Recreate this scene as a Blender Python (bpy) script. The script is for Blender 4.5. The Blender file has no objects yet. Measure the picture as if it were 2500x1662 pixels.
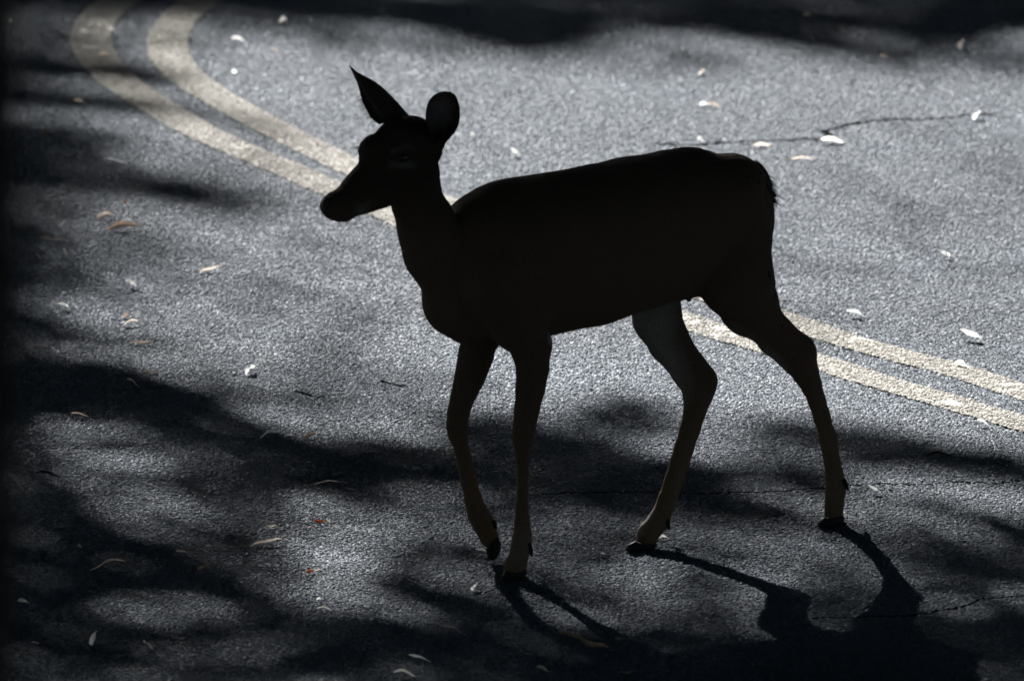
import bpy, math, random
import numpy as np
from mathutils import Vector, Matrix

random.seed(7)
rng = np.random.default_rng(7)
scene = bpy.context.scene
COL = scene.collection
R = math.radians

# ------------------------------------------------------------------ camera
PITCH = R(12.0)
DIST = 40.0                                    # from the camera to the road point in the middle of the picture
FOCAL_PX = 40000.0                             # focal length in photograph pixels (2500 wide)
CAM = Vector((0.0, -DIST * math.cos(PITCH), DIST * math.sin(PITCH)))
FWD = Vector((0.0, math.cos(PITCH), -math.sin(PITCH)))
UP = Vector((0.0, math.sin(PITCH), math.cos(PITCH)))
cd = bpy.data.cameras.new('camera')
cd.sensor_width = 36.0
cd.lens = 36.0 * FOCAL_PX / 2500.0
cd.clip_start = 1.0
cd.clip_end = 600.0
cd.dof.use_dof = True
cd.dof.focus_distance = 38.3
cd.dof.aperture_fstop = 6.3
cam = bpy.data.objects.new('camera', cd)
cam.location = CAM
cam.rotation_euler = (R(90) - PITCH, 0, 0)
COL.objects.link(cam)
scene.camera = cam

# ------------------------------------------------------------------ sun and sky
SUN_X, SUN_Y = -0.539, 1.615                   # horizontal run towards the sun for each metre of height
SUN_EL = math.atan(1.0 / math.hypot(SUN_X, SUN_Y))
to_sun = Vector((SUN_X, SUN_Y, 1.0)).normalized()
world = bpy.data.worlds.new('World')
scene.world = world
world.use_nodes = True
wn = world.node_tree
bg = wn.nodes['Background']
sky = wn.nodes.new('ShaderNodeTexSky')
sky.sky_type = 'NISHITA'
sky.sun_disc = False
sky.ozone_density = 3.5
sky.sun_elevation = SUN_EL
sky.sun_rotation = math.atan2(SUN_X, SUN_Y)
wn.links.new(sky.outputs[0], bg.inputs[0])
bg.inputs[1].default_value = 0.085
ld = bpy.data.lights.new('sun', 'SUN')
ld.energy = 5.0
ld.angle = R(0.53)
ld.color = (1.0, 0.995, 0.985)
sun = bpy.data.objects.new('sun', ld)
sun.rotation_euler = to_sun.to_track_quat('Z', 'Y').to_euler()
sun.location = (-10, 30, 20)
COL.objects.link(sun)
scene.view_settings.view_transform = 'Standard'
scene.view_settings.look = 'None'
scene.view_settings.gamma = 1.0
scene.view_settings.exposure = 2.0
scene.view_settings.use_curve_mapping = False
scene.cycles.use_denoising = True
scene.cycles.max_bounces = 5
scene.cycles.diffuse_bounces = 2
scene.cycles.glossy_bounces = 2
scene.cycles.transmission_bounces = 3
scene.cycles.caustics_reflective = False
scene.cycles.caustics_refractive = False

# ------------------------------------------------------------------ helpers
def ray(px, py):
    return (FWD * FOCAL_PX + Vector((1, 0, 0)) * (px - 1250.0) - UP * (py - 831.0))

def on_ground(px, py, z=0.0):
    """the point of the road seen at this place of the photograph"""
    d = ray(px, py)
    t = (z - CAM.z) / d.z
    return CAM + d * t

def on_plane(px, py, p0, n):
    d = ray(px, py)
    t = (p0 - CAM).dot(n) / d.dot(n)
    return CAM + d * t

def px_size(p):
    """pixels of the photograph per metre at a point"""
    return FOCAL_PX / (p - CAM).dot(FWD)

def mesh_obj(name, verts, faces, mats, parent=None, smooth=True, mat_idx=None):
    me = bpy.data.meshes.new(name)
    me.from_pydata([tuple(v) for v in verts], [], [tuple(f) for f in faces])
    for m in (mats if isinstance(mats, (list, tuple)) else [mats]):
        me.materials.append(m)
    if smooth:
        me.polygons.foreach_set('use_smooth', [True] * len(me.polygons))
    if mat_idx is not None:
        me.polygons.foreach_set('material_index', mat_idx)
    me.update()
    o = bpy.data.objects.new(name, me)
    COL.objects.link(o)
    if parent is not None:
        o.parent = parent
    return o

def np_mesh(name, V, F, mats, parent=None, smooth=False):
    """fast mesh from arrays; F is (n,3) or (n,4)"""
    me = bpy.data.meshes.new(name)
    n, k = F.shape
    me.vertices.add(len(V)); me.vertices.foreach_set('co', np.asarray(V, np.float32).ravel())
    me.loops.add(n * k); me.loops.foreach_set('vertex_index', F.astype(np.int32).ravel())
    me.polygons.add(n); me.polygons.foreach_set('loop_start', np.arange(0, n * k, k, dtype=np.int32))
    me.update(calc_edges=True)
    if smooth:
        me.polygons.foreach_set('use_smooth', np.ones(n, bool))
    for m in (mats if isinstance(mats, (list, tuple)) else [mats]):
        me.materials.append(m)
    me.validate()
    o = bpy.data.objects.new(name, me)
    COL.objects.link(o)
    if parent is not None:
        o.parent = parent
    return o

def tag(o, label=None, cat=None, group=None, kind=None):
    if label: o['label'] = label
    if cat: o['category'] = cat
    if group: o['group'] = group
    if kind: o['kind'] = kind
    return o

def empty(name, loc):
    o = bpy.data.objects.new(name, None)
    o.empty_display_size = 0.1
    o.location = loc
    COL.objects.link(o)
    return o

def keep_world(o, parent):
    o.parent = parent
    o.matrix_parent_inverse = Matrix.Translation(-Vector(parent.location))

# ------------------------------------------------------------------ materials
def new_mat(name):
    m = bpy.data.materials.new(name)
    m.use_nodes = True
    return m, m.node_tree.nodes, m.node_tree.links, m.node_tree.nodes['Principled BSDF']

def ramp(nodes, stops):
    r = nodes.new('ShaderNodeValToRGB')
    els = r.color_ramp.elements
    while len(els) < len(stops):
        els.new(0.5)
    for e, (p, c) in zip(els, stops):
        e.position = p
        e.color = (*c, 1)
    return r

def noise(nodes, links, scale, coord, detail=3.0, rough=0.55):
    n = nodes.new('ShaderNodeTexNoise')
    n.inputs['Scale'].default_value = scale
    n.inputs['Detail'].default_value = detail
    n.inputs['Roughness'].default_value = rough
    links.new(coord, n.inputs['Vector'])
    return n

def mat_binder(name, c1, c2, rough=0.7, bump=0.35):
    m, N, L, B = new_mat(name)
    geo = N.new('ShaderNodeNewGeometry')
    n = noise(N, L, 160.0, geo.outputs['Position'], 4)
    n2 = noise(N, L, 1.3, geo.outputs['Position'], 3)
    mx = N.new('ShaderNodeMath'); mx.operation = 'MULTIPLY'
    L.new(n.outputs['Fac'], mx.inputs[0]); L.new(n2.outputs['Fac'], mx.inputs[1])
    r = ramp(N, [(0.1, c1), (0.45, c2)])
    L.new(mx.outputs[0], r.inputs['Fac'])
    L.new(r.outputs['Color'], B.inputs['Base Color'])
    B.inputs['Roughness'].default_value = rough
    b = N.new('ShaderNodeBump'); b.inputs['Strength'].default_value = bump; b.inputs['Distance'].default_value = 0.003
    L.new(n.outputs['Fac'], b.inputs['Height']); L.new(b.outputs['Normal'], B.inputs['Normal'])
    return m

def mat_stone(name, stops, r0, r1, spec=0.5):
    """aggregate: every stone has its own tone and gloss; slow stains run across the surface"""
    m, N, L, B = new_mat(name)
    oi = N.new('ShaderNodeObjectInfo')
    at = N.new('ShaderNodeAttribute'); at.attribute_type = 'INSTANCER'; at.attribute_name = 'tone'
    r = ramp(N, stops)
    L.new(at.outputs['Fac'], r.inputs['Fac'])
    geo = N.new('ShaderNodeNewGeometry')
    n2 = noise(N, L, 0.9, geo.outputs['Position'], 4)
    mr = N.new('ShaderNodeMapRange'); mr.inputs[1].default_value = 0.3; mr.inputs[2].default_value = 0.7
    mr.inputs[3].default_value = 0.78; mr.inputs[4].default_value = 1.2
    L.new(n2.outputs['Fac'], mr.inputs[0])
    mul = N.new('ShaderNodeMix'); mul.data_type = 'RGBA'; mul.blend_type = 'MULTIPLY'; mul.inputs['Factor'].default_value = 1.0
    L.new(r.outputs['Color'], mul.inputs[6]); L.new(mr.outputs[0], mul.inputs[7])
    L.new(mul.outputs[2], B.inputs['Base Color'])
    rr = N.new('ShaderNodeMapRange'); rr.inputs[3].default_value = r0; rr.inputs[4].default_value = r1
    fr = N.new('ShaderNodeMath'); fr.operation = 'FRACT'
    mu = N.new('ShaderNodeMath'); mu.operation = 'MULTIPLY'; mu.inputs[1].default_value = 37.7
    L.new(at.outputs['Fac'], mu.inputs[0]); L.new(mu.outputs[0], fr.inputs[0]); L.new(fr.outputs[0], rr.inputs[0])
    L.new(rr.outputs[0], B.inputs['Roughness'])
    B.inputs['Specular IOR Level'].default_value = spec
    return m

M_BINDER = mat_binder('asphalt_binder', (0.055, 0.067, 0.081), (0.098, 0.116, 0.138), 0.95, 0.8)
M_PAINTBASE = mat_binder('line_paint_base', (0.28, 0.26, 0.225), (0.37, 0.345, 0.30), 0.8)
M_STONE = mat_stone('asphalt_stone', [(0.0, (0.072, 0.088, 0.108)), (0.5, (0.105, 0.125, 0.150)), (0.92, (0.135, 0.158, 0.185)), (1.0, (0.26, 0.29, 0.32))], 0.58, 0.88, 0.20)
M_PAINTSTONE = mat_stone('painted_stone', [(0.0, (0.27, 0.25, 0.215)), (0.4, (0.34, 0.315, 0.272)), (1.0, (0.41, 0.385, 0.34))], 0.6, 0.88, 0.18)
M_BINDER.node_tree.nodes['Principled BSDF'].inputs['Specular IOR Level'].default_value = 0.06
M_PAINTBASE.node_tree.nodes['Principled BSDF'].inputs['Specular IOR Level'].default_value = 0.1
M_SOIL_SPEC = 0.05
M_CRACK = mat_binder('crack_dark', (0.004, 0.004, 0.004), (0.010, 0.009, 0.008), 1.0)  # near-black colour stands in for the depth of the groove
M_CRACK.node_tree.nodes['Principled BSDF'].inputs['Specular IOR Level'].default_value = 0.0
M_SOIL = mat_binder('forest_soil', (0.03, 0.022, 0.014), (0.09, 0.065, 0.04), 0.95)
M_SOIL.node_tree.nodes['Principled BSDF'].inputs['Specular IOR Level'].default_value = M_SOIL_SPEC

def mat_simple(name, col, rough=0.6, spec=0.5, var=0.25, scale=30.0, translucent=0.0, bump=0.0):
    m, N, L, B = new_mat(name)
    tc = N.new('ShaderNodeTexCoord')
    n = noise(N, L, scale, tc.outputs['Object'], 4)
    lo = tuple(c * (1 - var) for c in col); hi = tuple(min(1, c * (1 + var)) for c in col)
    r = ramp(N, [(0.3, lo), (0.7, hi)])
    L.new(n.outputs['Fac'], r.inputs['Fac'])
    L.new(r.outputs['Color'], B.inputs['Base Color'])
    B.inputs['Roughness'].default_value = rough
    B.inputs['Specular IOR Level'].default_value = spec
    if bump:
        b = N.new('ShaderNodeBump'); b.inputs['Strength'].default_value = bump; b.inputs['Distance'].default_value = 0.004
        L.new(n.outputs['Fac'], b.inputs['Height']); L.new(b.outputs['Normal'], B.inputs['Normal'])
    if translucent:
        out = N['Material Output']
        t = N.new('ShaderNodeBsdfTranslucent'); mix = N.new('ShaderNodeMixShader')
        mix.inputs['Fac'].default_value = translucent
        L.new(r.outputs['Color'], t.inputs['Color'])
        L.new(B.outputs[0], mix.inputs[1]); L.new(t.outputs[0], mix.inputs[2]); L.new(mix.outputs[0], out.inputs['Surface'])
    return m

M_BARK = mat_simple('bark', (0.04, 0.032, 0.025), 0.9, 0.3, 0.45, 14.0, bump=0.8)
M_FOLIAGE = mat_simple('foliage', (0.035, 0.055, 0.018), 0.6, 0.4, 0.4, 2.0)
LEAF_MATS = {
    'pale': mat_simple('dry_leaf_pale', (0.86, 0.84, 0.79), 0.38, 0.6, 0.12, 90.0, 0.55),
    'tan': mat_simple('dry_leaf_tan', (0.66, 0.55, 0.45), 0.45, 0.5, 0.3, 90.0, 0.5),
    'brown': mat_simple('dry_leaf_brown', (0.36, 0.26, 0.19), 0.5, 0.5, 0.4, 90.0, 0.4),
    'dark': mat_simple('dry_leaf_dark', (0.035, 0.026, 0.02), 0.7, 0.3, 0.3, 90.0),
    'red': mat_simple('dry_leaf_red', (0.38, 0.085, 0.025), 0.45, 0.5, 0.3, 90.0, 0.35),
}
M_TWIG = mat_simple('twig_bark', (0.045, 0.033, 0.025), 0.85, 0.3, 0.3, 60.0)

# fur: colour comes from the coat pattern stored on the mesh
def mat_fur(name, rough=0.75):
    m, N, L, B = new_mat(name)
    a = N.new('ShaderNodeVertexColor'); a.layer_name = 'coat'
    tc = N.new('ShaderNodeTexCoord')
    n = noise(N, L, 220.0, tc.outputs['Object'], 3)
    mr = N.new('ShaderNodeMapRange'); mr.inputs[3].default_value = 0.55; mr.inputs[4].default_value = 1.45
    L.new(n.outputs['Fac'], mr.inputs[0])
    mul = N.new('ShaderNodeMix'); mul.data_type = 'RGBA'; mul.blend_type = 'MULTIPLY'; mul.inputs['Factor'].default_value = 1.0
    L.new(a.outputs['Color'], mul.inputs[6]); L.new(mr.outputs[0], mul.inputs[7])
    L.new(mul.outputs[2], B.inputs['Base Color'])
    B.inputs['Roughness'].default_value = rough
    B.inputs['Specular IOR Level'].default_value = 0.15
    b = N.new('ShaderNodeBump'); b.inputs['Strength'].default_value = 0.5; b.inputs['Distance'].default_value = 0.003
    L.new(n.outputs['Fac'], b.inputs['Height']); L.new(b.outputs['Normal'], B.inputs['Normal'])
    return m
M_FUR = mat_fur('deer_fur')
M_HORN = mat_simple('hoof_horn', (0.008, 0.0075, 0.007), 0.6, 0.25, 0.3, 60.0)
M_EYE = mat_simple('eye_gloss', (0.010, 0.007, 0.005), 0.08, 0.6, 0.2, 5.0)
M_NOSE = mat_simple('nose_skin', (0.012, 0.011, 0.011), 0.35, 0.5, 0.3, 300.0, bump=0.4)

# ------------------------------------------------------------------ ground and road
gs = 160.0
ground = mesh_obj('ground', [(-gs, -gs, -0.10), (gs, -gs, -0.10), (gs, gs, -0.10), (-gs, gs, -0.10)], [(0, 1, 2, 3)], M_SOIL)
tag(ground, kind='structure')

# the centre line of the bend, read off the photograph and carried on outside it
def spline(P, n=12):
    P = [Vector(p) for p in P]
    P = [P[0] * 2 - P[1]] + P + [P[-1] * 2 - P[-2]]
    out = []
    for i in range(1, len(P) - 2):
        a, b, c, d = P[i - 1:i + 3]
        for k in range(n):
            t = k / n
            out.append(0.5 * ((2 * b) + (c - a) * t + (2 * a - 5 * b + 4 * c - d) * t * t + (3 * b - a - 3 * c + d) * t ** 3))
    out.append(P[-2])
    return out

INNER = [(2900, 1085), (2498, 960), (2337, 908), (2196, 871), (2055, 831), (1949, 794), (1700, 712), (1400, 607), (1100, 505), (930, 442),
         (832, 398), (777, 371), (671, 318), (565, 261), (495, 219), (449, 184), (420, 152), (410, 124), (413, 88), (434, 53), (459, 28), (505, -2), (600, -45), (760, -85)]
OUTER = [(2900, 1170), (2498, 1038), (2373, 1001), (2267, 969), (2125, 928), (2002, 887), (1772, 820), (1666, 783), (1350, 681), (1050, 567),
         (941, 519), (813, 466), (707, 419), (530, 344), (440, 297), (353, 244), (300, 208), (262, 175), (240, 150), (228, 124), (221, 88), (237, 53), (268, 21), (310, -5), (400, -50), (560, -95)]
inner_pts = spline([on_ground(*p).xy.to_3d() for p in INNER])
outer_pts = spline([on_ground(*p).xy.to_3d() for p in OUTER])

def ribbon(pts, w, z0, jitter=0.0):
    V, F = [], []
    for i, p in enumerate(pts):
        a = pts[max(0, i - 1)]; b = pts[min(len(pts) - 1, i + 1)]
        t = (b - a).normalized(); n = Vector((-t.y, t.x, 0))
        ww = w * (1 + jitter * random.uniform(-1, 1))
        V += [p - n * ww / 2 + Vector((0, 0, z0)), p + n * ww / 2 + Vector((0, 0, z0))]
        if i: F.append((2 * i - 2, 2 * i, 2 * i + 1, 2 * i - 1))
    return V, F

# the road: a wide asphalt sheet, deep enough to stand as a step above the soil
road_v, road_f = [], []
def road_outline():
    pts = []
    for i in range(64):
        a = 2 * math.pi * i / 64
        pts.append((1.0 + 13.0 * math.cos(a) * (1 + 0.08 * math.sin(3 * a)), 0.5 + 8.2 * math.sin(a)))
    return pts
ro = road_outline()
V = [(x, y, 0.0) for x, y in ro] + [(x * 1.01, y * 1.01, -0.12) for x, y in ro]
F = [tuple(range(64))] + [(i, i + 64, (i + 1) % 64 + 64, (i + 1) % 64) for i in range(64)]
road = mesh_obj('road', V, F, M_BINDER, smooth=False)
tag(road, kind='structure')

def stripe(pts, name, label):
    V, F = ribbon(pts, 0.106, 0.004)
    o = mesh_obj(name, V, F, M_PAINTBASE, smooth=False)
    o['label'] = label
    tag(o, kind='structure')
    return o
line_in = stripe(inner_pts, 'road_line', 'upper cream line of the worn double line bending round the curve')
line_out = stripe(outer_pts, 'road_line', 'lower cream line of the worn double line bending round the curve')

CRACKS = [
    [(1600, 352), (1690, 357), (1780, 349), (1880, 345), (2010, 341), (2022, 330), (2012, 322), (2050, 313), (2075, 305), (2130, 299), (2200, 293), (2290, 292), (2385, 281), (2420, 283)],
    [(1320, 1208), (1420, 1204), (1540, 1202), (1660, 1207), (1760, 1206), (1850, 1203), (1930, 1198), (2010, 1193), (2080, 1186), (2150, 1183), (2230, 1186), (2290, 1182), (2330, 1177), (2400, 1181), (2470, 1177), (2560, 1172)],
    [(1980, 1512), (2100, 1507), (2200, 1506), (2260, 1498), (2320, 1488), (2365, 1479), (2395, 1464), (2450, 1461), (2560, 1450)],
    [(722, 956), (740, 962), (760, 968), (792, 972)],
    [(928, 932), (945, 936), (965, 941), (992, 946)],
    [(2010, 339), (2006, 345), (1990, 346)],
]
crack_pts = []
for c in CRACKS:
    P = spline([on_ground(*p).xy.to_3d() for p in c], 8)
    P = [p + Vector((random.uniform(-1, 1) * 0.004, random.uniform(-1, 1) * 0.012, 0)) for p in P]
    crack_pts.append(P)
    V, F = ribbon(P, (0.017 if P[0].y > 1 else 0.009) if len(P) > 60 else 0.008, 0.0026, 0.35)
    o = mesh_obj('crack', V, F, M_CRACK, smooth=False)
    o.parent = road

# aggregate: loose scatter of real stones over the visible patch of road
X0, X1, Y0, Y1 = -1.85, 1.85, -4.7, 6.2
sp = 0.0068
nx, ny = int((X1 - X0) / sp), int((Y1 - Y0) / sp)
gx, gy = np.meshgrid(np.arange(nx), np.arange(ny))
PX = X0 + (gx + rng.uniform(-0.5, 0.5, gx.shape)) * sp
PY = Y0 + (gy + rng.uniform(-0.5, 0.5, gy.shape)) * sp
S = np.stack([PX.ravel(), PY.ravel()], 1)

def dist_to(S, pts, cut=0.3):
    """distance and signed side to a polyline"""
    P = np.array([(p.x, p.y) for p in pts])
    best = np.full(len(S), 9.0)
    for a, b in zip(P[:-1], P[1:]):
        m = (S[:, 0] > min(a[0], b[0]) - cut) & (S[:, 0] < max(a[0], b[0]) + cut) & (S[:, 1] > min(a[1], b[1]) - cut) & (S[:, 1] < max(a[1], b[1]) + cut)
        if not m.any(): continue
        q = S[m] - a; d = b - a
        t = np.clip((q @ d) / (d @ d + 1e-12), 0, 1)
        best[m] = np.minimum(best[m], np.hypot(*(q - t[:, None] * d).T))
    return best
keep = np.ones(len(S), bool)
for c in crack_pts:
    d = dist_to(S, c, 0.05)
    keep &= d > rng.uniform(0.002, 0.008, len(S)) * ((1.35 if c[0].y > 1 else 0.75) if len(c) > 60 else 0.7)
S = S[keep]
d_in = dist_to(S, inner_pts); d_out = dist_to(S, outer_pts)
edge = 0.0535 + rng.normal(0, 0.0018, len(S))

def vnoise(x, y, s, seed=0):
    """smooth value noise on arrays"""
    x = x * s + 100.3 * (seed + 1); y = y * s + 57.7 * (seed + 1)
    xi = np.floor(x).astype(np.int64); yi = np.floor(y).astype(np.int64)
    fx = x - xi; fy = y - yi
    fx = fx * fx * (3 - 2 * fx); fy = fy * fy * (3 - 2 * fy)
    def h(a, b):
        v = (a * 374761393 + b * 668265263 + seed * 1442695041) & 0xffffffff
        v = ((v ^ (v >> 13)) * 1274126177) & 0xffffffff
        return ((v ^ (v >> 16)) & 0xffff) / 65535.0
    return (h(xi, yi) * (1 - fx) + h(xi + 1, yi) * fx) * (1 - fy) + (h(xi, yi + 1) * (1 - fx) + h(xi + 1, yi + 1) * fx) * fy

# paint worn off single stones, more so in the middle of the lower line on the right
wear = vnoise(S[:, 0], S[:, 1], 9.0, 3) * 0.6 + vnoise(S[:, 0], S[:, 1], 30.0, 4) * 0.4
worn_out = rng.uniform(0, 1, len(S)) < np.clip((wear - 0.52) * 1.8, 0, 0.7) * (S[:, 0] > 0.2) * (d_out < 0.036) * 0.9 + 0.015 + 0.5 * (wear > 0.74)
worn_in = rng.uniform(0, 1, len(S)) < np.clip((wear - 0.60) * 1.2, 0, 0.4) * (S[:, 0] > -0.3) + 0.015 + 0.5 * (wear > 0.74)
on_in = (d_in < edge) & ~worn_in
on_out = (d_out < edge) & ~worn_out
plain = ~(on_in | on_out)

def stones_obj(name, P, mat, parent, zoff):
    me = bpy.data.meshes.new(name)
    Z = zoff + rng.uniform(-0.0010, 0.0016, len(P))
    V3 = np.column_stack([P, Z]).astype(np.float32)
    me.vertices.add(len(P)); me.vertices.foreach_set('co', V3.ravel())
    n = len(P)
    def attr(nm, ty, arr):
        a = me.attributes.new(nm, ty, 'POINT')
        a.data.foreach_set('vector' if ty == 'FLOAT_VECTOR' else 'value', np.asarray(arr, np.float32).ravel())
    rough = vnoise(P[:, 0], P[:, 1], 2.2, 8)
    sc = rng.uniform(0.75, 1.35, n) * np.where(rng.uniform(0, 1, n) < 0.05, 1.35, 1.0)
    attr('size', 'FLOAT_VECTOR', np.column_stack([sc * rng.uniform(.8, 1.3, n), sc * rng.uniform(.8, 1.3, n), sc * rng.uniform(.35, .55, n)]) * 0.0037)
    attr('turn', 'FLOAT_VECTOR', np.column_stack([rng.normal(0, .115, n), rng.normal(0, .115, n), rng.uniform(0, 6.28, n)]))
    attr('tone', 'FLOAT', np.clip(rng.beta(3.5, 4.5, n) + rng.normal(0, 0.02, n), 0, 1))
    o = bpy.data.objects.new(name, me)
    COL.objects.link(o)
    o.parent = parent
    tag(o, kind='stuff')
    me.materials.append(mat)
    ng = bpy.data.node_groups.new(name, 'GeometryNodeTree')
    ng.interface.new_socket('Geometry', in_out='INPUT', socket_type='NodeSocketGeometry')
    ng.interface.new_socket('Geometry', in_out='OUTPUT', socket_type='NodeSocketGeometry')
    N, L = ng.nodes, ng.links
    gi = N.new('NodeGroupInput'); go = N.new('NodeGroupOutput')
    m2p = N.new('GeometryNodeMeshToPoints')
    ico = N.new('GeometryNodeMeshIcoSphere'); ico.inputs['Subdivisions'].default_value = 1; ico.inputs['Radius'].default_value = 1.0
    sm = N.new('GeometryNodeSetMaterial'); sm.inputs['Material'].default_value = mat
    ip = N.new('GeometryNodeInstanceOnPoints')
    def named(nm, ty):
        a = N.new('GeometryNodeInputNamedAttribute'); a.data_type = ty; a.inputs['Name'].default_value = nm
        return a.outputs[0]
    e2r = N.new('FunctionNodeEulerToRotation')
    L.new(named('turn', 'FLOAT_VECTOR'), e2r.inputs[0])
    L.new(gi.outputs[0], m2p.inputs['Mesh'])
    L.new(m2p.outputs[0], ip.inputs['Points'])
    L.new(ico.outputs['Mesh'], sm.inputs['Geometry'])
    L.new(sm.outputs[0], ip.inputs['Instance'])
    L.new(e2r.outputs[0], ip.inputs['Rotation'])
    L.new(named('size', 'FLOAT_VECTOR'), ip.inputs['Scale'])
    L.new(ip.outputs[0], go.inputs[0])
    md = o.modifiers.new('scatter', 'NODES'); md.node_group = ng
    return o
stones_obj('aggregate_stones', S[plain], M_STONE, road, 0.0006)
stones_obj('painted_stones', S[on_in], M_PAINTSTONE, line_in, 0.0040)
stones_obj('painted_stones', S[on_out & ~on_in], M_PAINTSTONE, line_out, 0.0040)

# ------------------------------------------------------------------ trees
def tube(path, radii, seg=8):
    V, F = [], []
    for i, (p, r) in enumerate(zip(path, radii)):
        a = path[max(0, i - 1)]; b = path[min(len(path) - 1, i + 1)]
        t = (b - a).normalized()
        u = t.cross(Vector((0.31, 0.2, 0.93))).normalized(); w = t.cross(u)
        for k in range(seg):
            an = 2 * math.pi * k / seg
            V.append(p + (u * math.cos(an) + w * math.sin(an)) * r)
        if i:
            for k in range(seg):
                F.append(((i - 1) * seg + k, (i - 1) * seg + (k + 1) % seg, i * seg + (k + 1) % seg, i * seg + k))
    n = len(V)
    F.append(tuple(range(seg - 1, -1, -1))); F.append(tuple(range(n - seg, n)))
    return V, F

def merge(parts):
    V, F = [], []
    for v, f in parts:
        o = len(V); V += v; F += [tuple(i + o for i in q) for q in f]
    return V, F

def leaf_cloud(name, P, size, mat, parent, aspect=0.55):
    """each point gets one leaf: a folded pair of triangles pointing at random"""
    n = len(P)
    d = rng.normal(0, 1, (n, 3)); d[:, 2] *= 0.6; d /= np.linalg.norm(d, axis=1)[:, None]
    e = np.cross(d, rng.normal(0, 1, (n, 3))); e /= np.linalg.norm(e, axis=1)[:, None] + 1e-9
    f = np.cross(d, e)
    s = (size * rng.uniform(0.7, 1.3, n))[:, None]
    V = np.empty((n, 4, 3))
    V[:, 0] = P - d * s * .5
    V[:, 1] = P + e * s * .5 * aspect + f * s * .08
    V[:, 2] = P + d * s * .5
    V[:, 3] = P - e * s * .5 * aspect + f * s * .08
    return np_mesh(name, V.reshape(-1, 3), np.arange(4 * n).reshape(n, 4), mat, parent)

# Where the boughs let the sun through. Each entry is a shaded patch of road as the photograph shows it
# (centre, half length, half width in photograph pixels, tilt, strength); the leaves hang where the sunlight to it passes.
SHADE = [
    (1250, 100, 620, 60, 5, .50), (720, 85, 330, 50, 3, .42), (2200, 165, 500, 30, 3, .30),
    (2000, 1900, 1500, 260, 0, .997), (1500, 1830, 1000, 170, 0, .99), (2100, 1700, 700, 90, 0, .985), (1150, 1740, 500, 90, 0, .95), (2400, 1680, 700, 90, 0, .97),
    (1250, 1490, 1900, 350, 0, .90), (200, 1330, 560, 330, 0, .55), (1400, 1130, 1300, 100, 0, .60), (-50, 700, 220, 520, 0, .70), (100, 660, 340, 380, 0, .52), (1700, 1590, 1100, 90, 0, .80), (500, 1600, 700, 80, 0, .5),
    (40, 300, 250, 150, 4, .50), (90, 950, 450, 90, 4, .70), (820, 960, 420, 90, 4, .42), (400, 290, 380, 160, 20, .26),
    (0, 60, 170, 200, 0, .8), (250, 20, 330, 44, 0, .75), (200, 90, 170, 110, 0, .78), (450, 45, 200, 80, 0, .50), (480, -5, 520, 42, 0, .88), (1150, 40, 420, 40, 5, .75), (1800, 1740, 500, 80, 0, .99), (480, 760, 480, 350, 0, .34), (2350, 640, 500, 300, 0, .12), (2480, 1590, 300, 110, 0, .93),
    # far band
    (300, -40, 420, 55, 0, .97), (760, 5, 330, 42, 4, .93), (1120, 55, 260, 45, 8, .93), (1330, 85, 190, 55, 4, .95), (1500, 20, 500, 60, 3, .97), (1900, 40, 520, 78, 8, .98), (2300, 20, 420, 72, 3, .99), (2300, 125, 380, 38, 5, .86), (1990, 85, 330, 42, 7, .93),
    (900, 95, 260, 22, 6, .45), (600, 60, 160, 30, 0, .6),
    # tongues from the left
    (130, 170, 330, 27, 5, .97), (385, 196, 110, 21, 14, .88), (150, 247, 310, 28, 5, .97), (410, 266, 130, 18, 8, .85), (540, 292, 110, 10, 14, .5),
    (60, 335, 240, 48, 8, .96), (230, 345, 110, 30, 5, .6), (40, 425, 270, 44, 4, .97), (330, 450, 260, 42, 7, .90), (520, 490, 170, 36, 3, .92), (660, 487, 90, 15, 0, .45),
    (20, 600, 130, 140, 0, .70), (90, 800, 270, 24, 3, .55), (-10, 720, 90, 90, 0, .6),
    (110, 930, 360, 62, 4, .96), (400, 985, 260, 58, 12, .90), (560, 960, 110, 45, 10, .6), (140, 1010, 220, 40, 0, .9),
    (660, 1110, 350, 62, 9, .94), (950, 1125, 330, 56, 7, .93), (850, 1195, 250, 44, 14, .9), (420, 1090, 260, 34, 6, .75), (1010, 1235, 190, 26, 8, .6),
    # under the deer
    (1250, 1065, 210, 55, 5, .92), (1530, 1012, 150, 46, 2, .94), (1400, 1120, 260, 62, 10, .86), (1620, 1175, 270, 50, 4, .93), (1350, 1212, 290, 36, 2, .78), (1850, 1162, 230, 46, 3, .90), (1790, 1060, 110, 20, 0, .45), (1180, 930, 70, 28, 5, .35),
    (2080, 1080, 290, 46, 8, .95), (2400, 1135, 210, 38, 8, .93), (2480, 1285, 160, 34, 16, .90), (2300, 1235, 130, 20, 14, .75), (1830, 1255, 190, 30, 4, .75), (1560, 1245, 130, 30, 5, .5),
    # foreground
    (30, 1230, 190, 190, 0, .90), (200, 1330, 260, 60, 8, .88), (450, 1400, 260, 60, 14, .93), (680, 1500, 240, 60, 20, .85), (30, 1520, 220, 130, 0, .90), (250, 1450, 150, 30, 5, .5), (950, 1345, 110, 50, 20, .85), (1040, 1440, 120, 60, 20, .80),
    (900, 1560, 330, 70, 8, .85), (1150, 1590, 420, 75, 4, .92), (1550, 1625, 420, 60, 0, .95), (2050, 1625, 520, 70, 0, .96), (2380, 1385, 330, 50, 4, .80), (1950, 1420, 160, 40, 10, .70), (1600, 1440, 230, 40, 6, .75), (1420, 1330, 160, 30, 5, .45), (600, 1600, 330, 50, 4, .70), (1750, 1350, 90, 24, 0, .55), (420, 1200, 150, 22, 4, .4),
]
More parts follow.
